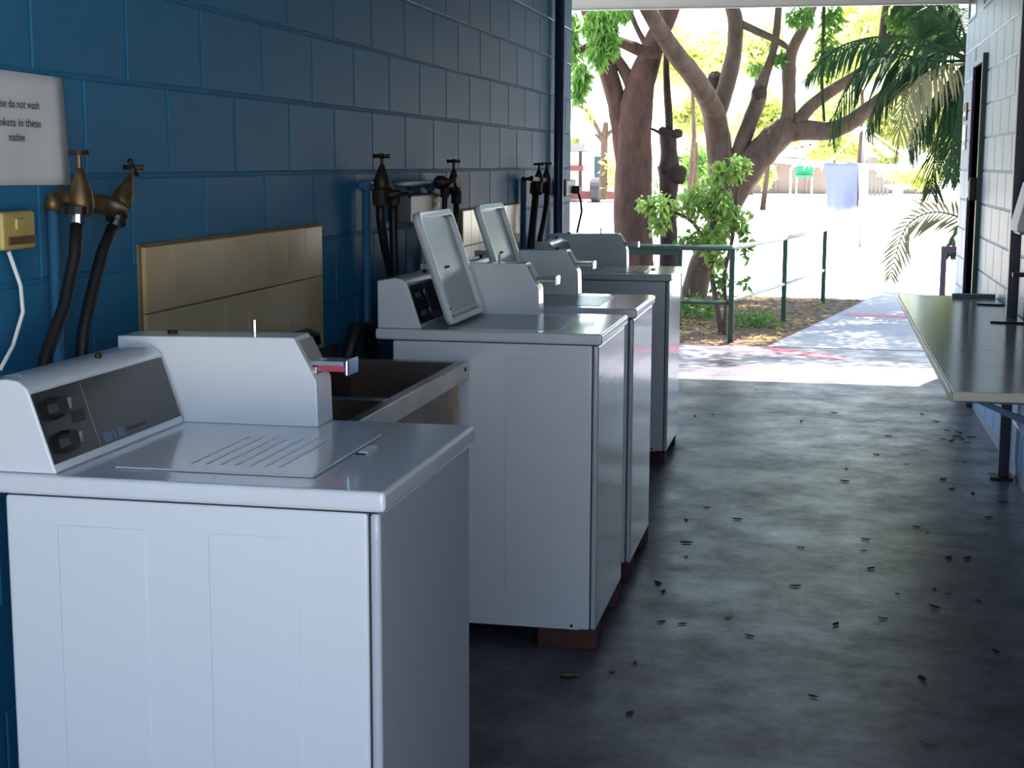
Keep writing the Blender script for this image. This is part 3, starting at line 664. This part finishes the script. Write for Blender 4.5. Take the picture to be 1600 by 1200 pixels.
MB().box((.975,12.98,-.02),(1.02,13.02,.82)).build('post', M['handrail'], r3); MB().box((1.02,12.98,.77),(2.2,13.02,.82)).build('top_rail', M['handrail'], r3); MB().box((2.15,12.98,-.02),(2.2,13.02,.77)).build('post', M['handrail'], r3)

# ------------------------------------------------------------------ foliage helpers
def leaves(name, blobs, mat, parent, size, count, seed, droop=.0, aspect=.38):
    rg = random.Random(seed); V=[]; Fc=[]
    org = root_origin(parent); tot = sum(b[1][0]*b[1][1]*b[1][2] for b in blobs)**1
    ws = [max(1e-6,(b[1][0]*b[1][1]*b[1][2])**(2/3)) for b in blobs]; tw = sum(ws)
    for (c,r),w in zip(blobs,ws):
        for _ in range(max(8,int(count*w/tw))):
            d = Vector((rg.gauss(0,1),rg.gauss(0,1),rg.gauss(0,1))).normalized()*(rg.random()**.45)
            p = Vector((c[0]+d.x*r[0],c[1]+d.y*r[1],c[2]+d.z*r[2]))-org
            ax = Vector((rg.gauss(0,1),rg.gauss(0,1),rg.gauss(0,1)-droop*2.2)).normalized()
            sd_ = ax.cross(Vector((rg.gauss(0,1),rg.gauss(0,1),rg.gauss(0,1)))).normalized()
            nn = ax.cross(sd_); L = size*rg.uniform(.6,1.3); wdt = L*aspect
            k = len(V)
            V += [tuple(p),tuple(p+ax*L*.45+sd_*wdt*.5+nn*wdt*.15),tuple(p+ax*L),tuple(p+ax*L*.45-sd_*wdt*.5+nn*wdt*.15)]
            Fc += [(k,k+1,k+2),(k,k+2,k+3)]
    me = bpy.data.meshes.new(name); me.from_pydata(V,[],Fc); me.materials.append(mat); me.update()
    o = bpy.data.objects.new(name,me); COL.objects.link(o); o.parent = parent; o['kind'] = 'stuff'; return o
def pblob(u,v,y,ru,rv,rd=None):
    p = at(u,v,y); k = dep(p)/F; return ((p.x,p.y,p.z),(ru*k,rd or ru*k,rv*k))
def limb(pts, y, wob=.12, seg=10, sub=3):
    out=[]; rad=[]; 
    P=[]; R=[]
    for q in pts:
        yy = q[3] if len(q)>3 else y; p = at(q[0],q[1],yy); P.append(p); R.append(q[2]*dep(p)/F)
    n=len(P)
    for i in range(n-1):
        p0=P[max(0,i-1)];p1=P[i];p2=P[i+1];p3=P[min(n-1,i+2)]
        for s in range(sub):
            t=s/sub
            out.append(.5*((2*p1)+(p2-p0)*t+(2*p0-5*p1+4*p2-p3)*t*t+(3*p1-p0-3*p2+p3)*t**3)); rad.append(R[i]*(1-t)+R[i+1]*t)
    out.append(P[-1]); rad.append(R[-1])
    return out, rad
def tree_limbs(t, specs, y, mat):
    for i,(nm,pts) in enumerate(specs):
        o,r = limb(pts,y); MB().tube(o,r,12,wob=.10,rseed=i).build(nm,mat,t,smooth=True)

# ------------------------------------------------------------------ big trees beyond the slab
b1 = at(992,455,16); t1 = thing('tree',(b1.x,16,-.02),'large brown forked tree, leftmost of the trees past the washers','tree')
tree_limbs(t1,[('trunk',[(990,505,42),(990,455,35),(989,380,31),(989,300,29),(991,220,27),(994,165,26),(1002,128,22),(1014,92,19),(1030,50,17),(1046,5,18),(1060,-70,17),(1090,-190,12)]),
 ('branch',[(992,330,12),(976,270,12),(968,200,13),(960,145,15),(948,105,15),(938,70,12),(920,25,10),(890,-60,8)]),
 ('branch',[(993,150,12),(982,122,10),(966,95,8),(950,70,6)]),
 ('branch',[(1030,82,9,15.4),(1005,80,10,15.4),(985,72,9,15.3),(960,64,8,15.2),(930,68,7,15.1),(905,80,5,15)]),
 ('branch',[(1012,75,5),(998,50,4),(985,20,4),(970,-20,3)])],16,M['bark'])
b2 = at(1088,455,17); t2_ = thing('tree',(b2.x,17,-.02),'big spreading tree leaning right, with many limbs, above the railing','tree')
tree_limbs(t2_,[('trunk',[(1075,490,24),(1086,450,20),(1098,410,19),(1118,365,20),(1142,310,22),(1166,268,24),(1192,236,24),(1216,212,22),(1242,196,19)]),
 ('branch',[(1232,204,18),(1262,203,16),(1292,205,14),(1325,193,13),(1355,172,12),(1388,148,12),(1420,122,12),(1446,96,12),(1485,78,9),(1540,50,7)]),
 ('branch',[(1222,214,15),(1231,185,12),(1233,150,10),(1233,110,11),(1238,78,9),(1258,38,8),(1278,-20,7),(1290,-120,6)]),
 ('branch',[(1240,200,12),(1265,168,10),(1305,138,9),(1348,112,9),(1378,80,9),(1400,45,8),(1440,0,7),(1500,-60,5)]),
 ('branch',[(1135,330,20),(1128,270,21),(1122,215,20),(1114,175,18,16.8),(1100,145,16,16.4),(1080,115,16,16.0),(1058,88,15,15.5),(1036,55,14,15.2),(1016,20,13,15.0),(985,-40,12,14.8)]),
 ('branch',[(1116,185,16),(1130,150,14),(1141,110,13),(1148,70,12),(1148,25,12),(1130,-20,10)]),
 ('branch',[(1146,30,7),(1160,38,6),(1185,50,6),(1215,64,5),(1240,80,4)]),
 ('branch',[(1140,290,12),(1156,235,13),(1170,195,12),(1184,160,12),(1187,142,12),(1195,118,8),(1207,85,6),(1214,45,6),(1218,-10,5)]),
 ('branch',[(1376,78,6),(1380,45,6),(1384,10,5),(1390,-30,4)]),
 ('branch',[(1425,112,8),(1460,52,6),(1495,15,6)])],17,M['bark2'])
for q,rr in ((at(1187,145,16.95),(.09,.09,.08)),(at(1118,128,17.1),(.10,.09,.12))): MB().ball(q,rr,10,7,.3).build('knot', M['darkbark'], t2_, smooth=True)
b3 = at(1045,440,16.4); t3_ = thing('tree',(b3.x,16.4,-.02),'slim dark pollarded trunk with burls between the two big trees','tree')
tree_limbs(t3_,[('trunk',[(1046,470,16),(1045,380,14),(1044,330,13),(1045,290,15),(1046,268,17),(1045,240,13),(1044,215,13),(1044,203,14)]),
 ('branch',[(1046,205,6),(1044,165,6),(1041,115,5),(1042,60,4),(1046,0,3)]),('branch',[(1038,212,3),(1020,202,2),(1005,200,1.5)])],16.4,M['darkbark'])
for k,(u,v,rr) in enumerate([(1060,273,(.10,.09,.10)),(1058,209,(.06,.05,.05)),(1036,205,(.055,.05,.05)),(1040,265,(.09,.08,.10))]): MB().ball(at(u,v,16.35),rr,10,7,.3,k+2).build('burl', M['darkbark'], t3_, smooth=True)

leaves('foliage',[pblob(938,35,14.6,28,26),pblob(935,75,14.6,16,30),pblob(908,118,14.4,14,24),pblob(902,140,14.4,8,16),pblob(955,60,14.6,12,24),pblob(975,15,15,14,12),pblob(896,60,15,10,45),pblob(950,15,14.6,26,14)],M['leaflight'],t1,.11,2600,11,droop=.9,aspect=.28)
# crowns of the big trees, above the frame, that shade the slab
rg = random.Random(21)
crown1=[]; crown2=[]
for _ in range(22): crown1.append(((rg.uniform(-5.5,-1.2),rg.uniform(13.6,19),rg.uniform(4.4,7.0)),(rg.uniform(.5,1.0),rg.uniform(.5,1.0),.45)))
for _ in range(46): crown2.append(((rg.uniform(-2.0,3.6),rg.uniform(13.6,20.5),rg.uniform(4.4,7.2)),(rg.uniform(.5,1.0),rg.uniform(.5,1.0),.45)))
for i in range(9):
    for j in range(8):
        crown2.append(((-1.0+.56*i+rg.uniform(-.25,.25),13.1+.78*j+rg.uniform(-.3,.3),rg.uniform(4.3,5.6)),(rg.uniform(.32,.48),rg.uniform(.32,.48),.3)))
leaves('crown',crown1,M['leaf'],t1,.18,13000,12,.3)
leaves('crown',crown2,M['leaf'],t2_,.16,44000,13,.3)
leaves('foliage',[pblob(1250,22,16.5,22,18),pblob(1300,25,16.3,16,22),pblob(1220,90,17,14,16),pblob(1445,50,16.8,45,35),pblob(1480,30,16.8,25,35),pblob(1410,25,16.8,30,18),pblob(1290,85,16.3,18,45),pblob(1182,105,17.4,12,12)],M['leaf'],t2_,.11,1900,14,.7,.3)
for k,(u,lb) in enumerate([(1286,'x')]):
    o,r = limb([(1288,-20,3),(1286,60,2.5),(1284,120,2.5),(1288,190,2)],16.2); MB().tube(o,r,8).build('hanging_branch', M['palm'], t2_, smooth=True)

# leafy sapling in front of the trees
sb = atz(1128,522,0.0); ty = sb.y
sp = thing('sapling',(sb.x,sb.y,-.02),'leafy light green sapling growing in the mulch behind the railing','sapling')
tree_limbs(sp,[('stem',[(1128,526,5),(1122,490,4.5),(1112,430,4),(1110,380,4),(1118,330,4),(1130,280,3),(1140,250,2)]),('stem',[(1130,526,4),(1134,480,3),(1132,430,3),(1145,370,3),(1150,320,3),(1158,270,2)]),('stem',[(1112,400,3),(1085,350,3),(1050,330,2),(1010,320,2)])],ty,M['bark2'])
leaves('foliage',[pblob(1150,262,ty,22,24),pblob(1125,270,ty,20,22),pblob(1105,310,ty,32,34),pblob(1080,318,ty,26,24),pblob(1130,330,ty,26,38),pblob(1110,370,ty,30,26),pblob(1120,405,ty,16,22),pblob(1160,345,ty,14,25),pblob(1035,325,ty,24,30),pblob(1010,318,ty,18,14),pblob(1030,350,ty,16,18),pblob(1160,255,ty,12,14)],M['leafsap'],sp,.075,1900,15,.5,.5)
leaves('foliage',[pblob(1165,380,ty,12,30),pblob(1125,440,ty,14,18),pblob(1165,440,ty,8,10),pblob(1075,375,ty,20,12)],M['leaf'],sp,.07,240,16,.3,.5)

# leaf litter on the mulch
lt = MB(); rg = random.Random(31)
for _ in range(2600):
    x = rg.uniform(-3.2,.4); y = rg.uniform(12.45,17.0)
    if x > -.44+.20*(y-12.42): continue
    a = rg.uniform(0,6.3); L = rg.uniform(.02,.05); w = L*.4; c,s = math.cos(a),math.sin(a); z = rg.uniform(.003,.02)
    lt.add([(x-c*L,y-s*L,z),(x+s*w,y-c*w,z+.006),(x+c*L,y+s*L,z+.004),(x-s*w,y+c*w,z+.008)],[(0,1,2),(0,2,3)])
tag(lt.build('leaf_litter', M['yleaf'], loc=(-1,14,0)),'dry yellow leaf litter scattered over the mulch bed','leaf litter',kind='stuff')
ug = thing('groundcover',(-.9,14.2,0),'low green plants on the mulch behind the railing','plant'); ug['kind']='stuff'
leaves('foliage',[((-1.3,14.6,.10),(.35,.3,.12)),((-.6,13.9,.06),(.25,.2,.08)),((-2.0,15,.12),(.5,.3,.14))],M['leaf'],ug,.08,700,17,-.3,.45)

# ------------------------------------------------------------------ palms beyond the right wall
def frond(parent, pts, mat, leaf, droop=.6, n=34, r=.018, seed=0, wid=.035, roll=0.):
    P=[Vector(p) for p in pts]; o=[]; sub=8; rg=random.Random(seed)
    for i in range(len(P)-1):
        p0=P[max(0,i-1)];p1=P[i];p2=P[i+1];p3=P[min(len(P)-1,i+2)]
        for s in range(sub):
            t=s/sub; o.append(.5*((2*p1)+(p2-p0)*t+(2*p0-5*p1+4*p2-p3)*t*t+(3*p1-p0-3*p2+p3)*t**3))
    o.append(P[-1]); m=len(o)
    b=MB(); b.tube(o,[r*(1-.75*i/(m-1)) for i in range(m)],6)
    for k in range(n):
        t=.12+.87*k/(n-1); i=min(m-2,int(t*(m-1))); q=o[i]+(o[i+1]-o[i])*(t*(m-1)-i); tg=(o[i+1]-o[i]).normalized()
        sdv=tg.cross(Vector((0,0,1)))
        sdv = sdv.normalized() if sdv.length>.05 else Vector((1,0,0))
        sdv = sdv*math.cos(roll) + tg.cross(sdv)*math.sin(roll)
        for sg in (-1,1):
            L=leaf*(math.sin(math.pi*(.12+.84*t))**.6)*rg.uniform(.8,1.1)
            d=(sdv*sg*.85+tg*.65+Vector((rg.uniform(-.12,.12),rg.uniform(-.12,.12),-droop*rg.uniform(.6,1.2)))).normalized()
            e1=q+d*L*.5; e2=q+d*L+Vector((0,0,-L*.28*droop)); wv=tg*(wid*.5)
            kk=len(b.v); b.v+=[tuple(q-wv*.4),tuple(q+wv*.4),tuple(e1+wv),tuple(e1-wv),tuple(e2)]
            b.f+=[(kk,kk+1,kk+2,kk+3),(kk+3,kk+2,kk+4)]
    return b.build('frond',mat,parent)
PY=15.0
pc = at(1512,95,PY); pl = thing('palm_tree',(pc.x+.25,PY,-.03),'dark green palm with drooping fronds behind the right wall corner','palm')
MB().tube([(pc.x+.25,PY,-.03),(pc.x+.22,PY,1.2),(pc.x+.15,PY,2.3),(pc.x+.05,PY,pc.z+.1)],[.16,.13,.12,.10],12,wob=.15).build('trunk',M['bark2'],pl,smooth=True)
fr = [([(1510,90,0),(1440,62,-.2),(1370,58,-.3),(1310,75,-.4),(1262,118,-.4)],'palm',.50,.5),
      ([(1510,95,0),(1450,95,-.3),(1400,85,-.4),(1350,100,-.5),(1310,165,-.5),(1300,215,-.5)],'palm',.45,.9),
      ([(1512,100,0),(1470,105,-.3),(1430,130,-.5),(1410,180,-.6),(1400,250,-.6)],'drypalm',.42,.9),
      ([(1512,100,0),(1490,140,-.2),(1470,190,-.3),(1460,250,-.3),(1455,300,-.3)],'palm',.48,.8),
      ([(1512,95,0),(1480,130,.2),(1440,180,.2),(1420,240,.2)],'palm',.45,.9),
      ([(1512,90,0),(1490,50,0),(1450,10,0),(1400,-15,0)],'palm',.45,.5),
      ([(1512,95,0),(1500,150,-.3),(1490,210,-.4),(1485,280,-.4)],'palm',.40,.9),
      ([(1512,95,0),(1460,80,.3),(1400,120,.4),(1370,160,.4),(1355,205,.4)],'palm',.42,.9),
      ([(1512,90,0),(1560,60,-.3),(1610,80,-.4),(1650,140,-.5)],'palm',.5,.6),([(1512,90,0),(1560,40,.5),(1600,40,.9),(1640,90,1.2)],'palm',.5,.6),
      ([(1512,90,0),(1500,30,.4),(1470,0,.8),(1440,20,1.1)],'palm',.5,.6),([(1512,95,0),(1503,140,.3),(1495,200,.4),(1478,265,.4)],'palm',.42,.8),([(1512,95,0),(1495,120,.5),(1465,150,.7),(1445,215,.7)],'palm',.42,.8),([(1512,95,0),(1505,160,.1),(1500,220,.1),(1497,285,.1)],'palm',.36,.8)]
for i,(ps,mk,lf,drp) in enumerate(fr):
    frond(pl,[at(u,v,PY+dy) for u,v,dy in ps],M[mk],lf,drp,40,seed=i,roll=.5 if i%2 else -.4,wid=.04)
p2 = at(1530,345,14.2); yp = thing('young_palm',(p2.x,14.2,-.03),'young palm with one pale frond arching out beside the path','palm')
MB().tube([(p2.x,14.2,-.03),(p2.x-.02,14.2,.5),(p2.x-.05,14.2,.80)],[.10,.08,.05],10,wob=.2).build('stem',M['bark2'],yp,smooth=True)
for i,(ps,mk,lf) in enumerate([([(1530,360,0),(1495,338,-.1),(1455,332,-.2),(1420,350,-.3),(1402,390,-.3),(1392,432,-.3)],'drypalm',.33),([(1530,360,0),(1505,350,-.2),(1490,365,-.3),(1484,400,-.3)],'palm',.2),([(1530,360,0),(1560,310,.1),(1600,310,.2),(1630,350,.3)],'palm',.3)]):
    frond(yp,[at(u,v,14.2+dy) for u,v,dy in ps],M[mk],lf,.25,26,.012,seed=20+i,wid=.036,roll=.95)

# ------------------------------------------------------------------ clothesline with towels
CY = 25.0; gzc = gz(CY)
cl = thing('clothesline',(at(1335,300,CY).x,CY,gzc),'rotary clothesline with pale arms in the bright yard','clothesline')
cp = at(1347,300,CY+.15)
MB().tube([(cp.x,CY+.15,gzc),(cp.x,CY+.15,2.15)],.028,10).build('mast',M['greyplastic'],cl,smooth=True)
for a,b in [((1186,247),(1290,258)),((1290,258),(1440,262))]:
    MB().tube([at(*a,CY),at(*b,CY)],.045,8).build('arm',M['whitewall'],cl,smooth=True)
for a in ((1290,258),(1440,262),(1186,247)):
    q = at(*a,CY); MB().tube([(cp.x,CY+.15,2.1),q],.015,6).build('stay',M['whitewall'],cl)
def cloth(name,u0,u1,v0,v1,y,mat,lb,ragged=.0):
    b=MB(); nu,nv=14,12; rg=random.Random(int(u0))
    for i in range(nu+1):
        for j in range(nv+1):
            s=i/nu; t=j/nv
            uu=u0+(u1-u0)*(s*(1-.16*t)+.16*t*.75); vv=v0+(v1-v0)*t*(1-ragged*abs(s-.45)*.6)
            p=at(uu,vv,y+.06*math.sin(s*9+t*1.5)*(.3+t)); b.v.append(tuple(p))
    for i in range(nu):
        for j in range(nv):
            a=i*(nv+1)+j; b.f.append((a,a+1,a+nv+2,a+nv+1))
    o=b.build(name,mat,loc=tuple(at((u0+u1)/2,v1,y)),smooth=True); o.modifiers.new('th','SOLIDIFY').thickness=.012; return tag(o,lb,'towel')
cloth('towel',1287,1341,254,330,CY-.06,M['towel'],'lavender blue towel pegged on the clothesline',.25)
cloth('towel',1341,1357,258,345,CY-.06,M['whitecloth'],'white towel hanging beside the lavender towel',.1)
st = at(1403,290,40); ss = thing('pedestal_stool',(st.x,40,gz(40)),'white round-topped pedestal in the bright yard','pedestal')
z0=gz(40); MB().tube([(st.x,40,z0),(st.x,40,z0+.1),(st.x,40,z0+.25),(st.x,40,st.z-.08)],[.28,.2,.13,.14],14).build('stem',M['whitewall'],ss,smooth=True)
MB().tube([(st.x,40,st.z-.1),(st.x,40,st.z-.02),(st.x,40,st.z+.02)],[.2,.36,.34],16).build('top',M['whitewall'],ss)

# ------------------------------------------------------------------ far yard: fences, sheds, trailer, trees
FY=45.0; fz=gz(FY)
def fence(u0,u1,vt,y,mat,lb,pw=.9,name='panel_fence'):
    a=at(u0,vt,y); b=at(u1,vt,y); t=thing(name,((a.x+b.x)/2,y,gz(y)),lb,'fence'); x=a.x
    base=gz(y)-.05
    MB().box((a.x,y-.03,a.z-.12),(b.x,y-.01,a.z-.02)).build('top_rail',mat,t)
    while x<b.x-.05:
        x2=min(x+pw,b.x); MB().box((x+.01,y,base),(x2-.01,y+.04,a.z)).build('panel',mat,t); MB().box((x-.04,y-.04,base),(x+.04,y+.06,a.z+.03)).build('post',mat,t); x+=pw
    return t
fence(1165,1295,250,FY,M['brownwall'],'brown panel fence behind the lavender towel, left of it')
fence(1353,1470,262,FY+.5,M['brownwall'],'brown panel fence right of the towels under the palm')
fence(1055,1165,255,FY+1,M['creamwall'],'pale cream paling fence between the tree trunks',.35,'paling_fence')
# shed with a sloping white roof
h = thing('shed',(at(1280,260,50).x,50,gz(50)),'low shed with white sloping roof behind the brown fence','shed')
a=at(1195,262,50); b=at(1370,262,50); r0=at(1190,245,50); r1=at(1345,208,50)
MB().box((a.x,50,gz(50)-.05),(b.x,54,r0.z)).build('wall',M['brownwall'],h)
MB().prism([(r0.x-.3,r0.z),(r1.x,r1.z),(r1.x,r1.z+.15),(r0.x-.3,r0.z+.15)],49.6,54.4,'y').build('roof',M['roofgrey'],h)
MB().prism([(r1.x,r1.z),(b.x+.5,r0.z),(b.x+.5,r0.z+.15),(r1.x,r1.z+.15)],49.6,54.4,'y').build('roof',M['roofgrey'],h)
MB().prism([(a.x,r0.z),(b.x,r0.z),(r1.x,r1.z)],50,54,'y').build('gable',M['whitewall'],h)
c=at(1222,275,49.9); MB().box((c.x,49.95,gz(50)),(c.x+.9,49.99,c.z+.5)).build('door',M['wood'],h)
# cream house behind the left trees
hs_=thing('house',(at(1000,250,55).x,55,gz(55)),'cream weatherboard house behind the leftmost trees','house')
a=at(905,250,55); b=at(1150,250,55); zt=at(1000,215,55).z
MB().box((a.x,55,gz(55)-.05),(b.x,61,zt)).build('wall',M['creamwall'],hs_)
MB().prism([(54.3,zt),(61.7,zt),(58,zt+1.2)],a.x-.5,b.x+.5,'x').build('roof',M['roofgrey'],hs_)
for u in (925,1065,1100,1130):
    p=at(u,265,54.97); w=MB().box((p.x-.45,54.94,p.z-.55),(p.x+.45,55.0,p.z+.55)).build('window',M['whitewall'],hs_); MB().box((p.x-.38,54.92,p.z-.48),(p.x+.38,54.945,p.z+.48)).build('pane',M['glass'],w)
# caravan / trailer at the wall end
ty_=39.0; z0=gz(ty_); p=at(905,300,ty_)
tr=thing('trailer',(p.x,ty_,z0),'pale trailer with maroon chassis parked past the wall end','trailer')
xr=at(911,250,ty_).x; zt=at(905,212,ty_).z; zb=at(905,300,ty_).z
MB().box((xr-4,ty_,zb),(xr,ty_+2,zt-.4)).build('body',M['pink'],tr,bev=.03)
MB().box((xr-4.1,ty_-.15,zt-.4),(xr+.06,ty_+2.1,zt-.2)).build('roof',M['greyplastic'],tr)
for x in (xr-.1,xr-.45): MB().box((x,ty_-.06,zb-.05),(x+.07,ty_,zt-.35)).build('frame_post',M['iron'],tr)
MB().box((xr-4,ty_-.08,zb-.18),(xr+.9,ty_+.4,zb+.02)).build('chassis',M['maroon'],tr)
MB().box((xr-.8,ty_-.09,zb+.55),(xr+.02,ty_-.02,zb+.68)).build('stripe',M['maroon'],tr)
wc=at(932,297,ty_); r=.32
wv=MB()
whl=MB().tube([(wc.x-.13,ty_-.1,z0+r),(wc.x-.10,ty_-.1,z0+r),(wc.x+.10,ty_-.1,z0+r),(wc.x+.13,ty_-.1,z0+r)],[.26,r,r,.26],20).build('wheel',M['tyre'],tr,smooth=False)
MB().tube([(wc.x+.13,ty_-.1,z0+r),(wc.x+.15,ty_-.1,z0+r)],.15,14).build('hub',M['greyplastic'],whl)
MB().box((xr+.8,ty_+.3,z0),(xr+.86,ty_+.36,zb)).build('stand',M['iron'],tr)
# things by the fence
gp=at(1258,260,43); gc=thing('green_chair',(gp.x,43,gz(43)),'green plastic chair beside the brown fence','chair')
zg=gz(43); MB().box((gp.x-.26,43.2,gp.z-.25),(gp.x+.22,43.24,gp.z+.22)).build('backrest',M['greenplastic'],gc,bev=.02)
MB().box((gp.x-.26,42.75,gp.z-.30),(gp.x+.22,43.22,gp.z-.26)).build('seat',M['greenplastic'],gc)
for dx in (-.24,.18):
    for dy in (42.77,43.18): MB().box((gp.x+dx,dy,zg),(gp.x+dx+.04,dy+.04,gp.z-.28)).build('leg',M['whitewall'],gc)
wp=at(1236,262,42); hh=thing('hoop_rail',(wp.x,42,gz(42)),'thin white hooped rail beside the green chair','rail')
MB().tube([(wp.x,42,gz(42)),(wp.x,42,wp.z-.05),(wp.x+.06,42,wp.z+.05),(wp.x+.3,42,wp.z+.10)],.03,8).build('hoop',M['whitewall'],hh,smooth=True)
pcx=at(1380,285,44); cg=thing('wire_crate',(pcx.x,44,gz(44)),'grey lattice panel leaning on the fence behind the pedestal','panel')
q0=at(1357,270,44); q1=at(1388,270,44)
for i in range(6):
    x=q0.x+(q1.x-q0.x)*i/5; MB().box((x-.025,44,gz(44)),(x+.025,44.04,q0.z)).build('slat',M['greyplastic'],cg)
for zz in (gz(44)+.05,q0.z-.05): MB().box((q0.x,43.97,zz-.03),(q1.x,44,zz+.03)).build('rail',M['greyplastic'],cg)

def bgtree(name,u,v,y,ru,rv,mat,lb,n,size,trunk=True,seed=1,blobs=9):
    c=at(u,v,y); k=dep(c)/F; t=thing(name,(c.x,y,gz(y)),lb,'tree'); rg=random.Random(seed)
    if trunk: MB().tube([(c.x,y,gz(y)-.1),(c.x+.1,y,(gz(y)+c.z)/2),(c.x,y,c.z)],[.07,.05,.03],8,wob=.2).build('trunk',M['bark2'],t,smooth=True)
    bl=[]
    for _ in range(blobs):
        a=rg.uniform(0,6.3); q=rg.random()**.5*.65
        bl.append(((c.x+math.cos(a)*q*ru*k,y+rg.uniform(-.5,.5)*ru*k,c.z+math.sin(a)*q*rv*k),(ru*k*.45,ru*k*.45,rv*k*.4)))
    leaves('foliage',bl,mat,t,size,n,seed+50); return t
bgtree('yard_tree',1080,90,34,75,60,M['leafyellow'],'bright yellow green tree seen behind the forked trunk',2600,.30,seed=2)
bgtree('yard_tree',1195,195,36,70,45,M['leafyellow'],'yellow green bush seen through the fork of the leaning tree',2400,.28,seed=3)
bgtree('yard_tree',1300,225,40,55,35,M['leafyellow'],'yellow green shrub above the lavender towel',1800,.28,seed=4)
bgtree('yard_tree',1346,70,38,100,85,M['leafyellow'],'tall yellow green tree behind the palm fronds',3200,.34,seed=5)
bgtree('yard_tree',1180,70,44,50,45,M['leafyellow'],'distant pale green tree between the upright limbs',1500,.34,seed=6)
bgtree('yard_tree',1085,190,42,45,40,M['leafyellow'],'pale green shrub beside the burl trunk',1500,.3,seed=8)
bgtree('yard_shrub',1440,272,42,60,26,M['leafyellow'],'olive shrub at the fence foot under the palm',1500,.22,False,seed=9)
bgtree('yard_shrub',1085,262,44,40,36,M['leaflight'],'green shrub before the pale paling fence',900,.25,False,seed=10)
for i,(u,v,ru,rv,lb) in enumerate([(925,235,70,55,'hazy far tree behind the trailer'),(1040,225,80,50,'hazy far tree behind the cream house'),(1170,215,80,60,'hazy far tree behind the leaning trunk'),(1290,200,80,65,'hazy far tree above the shed roof'),(1400,195,70,75,'hazy far tree beyond the palm fronds, left'),(1485,190,70,80,'hazy far tree at the right wall corner')]):
    bgtree('far_tree',u,v,64,ru,rv,M['leafyellow'],lb,2200,.5,seed=60+i,blobs=12)
bgtree('cypress',1200,278,43,12,24,M['leafyellow'],'narrow olive shrub against the brown fence',700,.18,False,seed=12,blobs=5)
ts_=at(943,240,36); t5=thing('small_tree',(ts_.x,36,gz(36)),'small thin bare-branched tree beside the trailer','tree')
tree_limbs(t5,[('trunk',[(943,312,6),(943,260,6),(945,215,5),(947,190,4)]),('branch',[(944,220,4),(930,195,3),(918,175,2),(905,165,2)]),('branch',[(945,215,4),(955,205,3),(965,204,2)]),('branch',[(944,225,3),(936,215,2),(930,210,2)])],36,M['bark2'])
leaves('foliage',[pblob(925,180,36,14,12),pblob(915,172,36,10,8),pblob(958,262,36,16,24),pblob(957,290,36,10,8)],M['leafyellow'],t5,.2,260,40)
print('objects', len(bpy.data.objects))
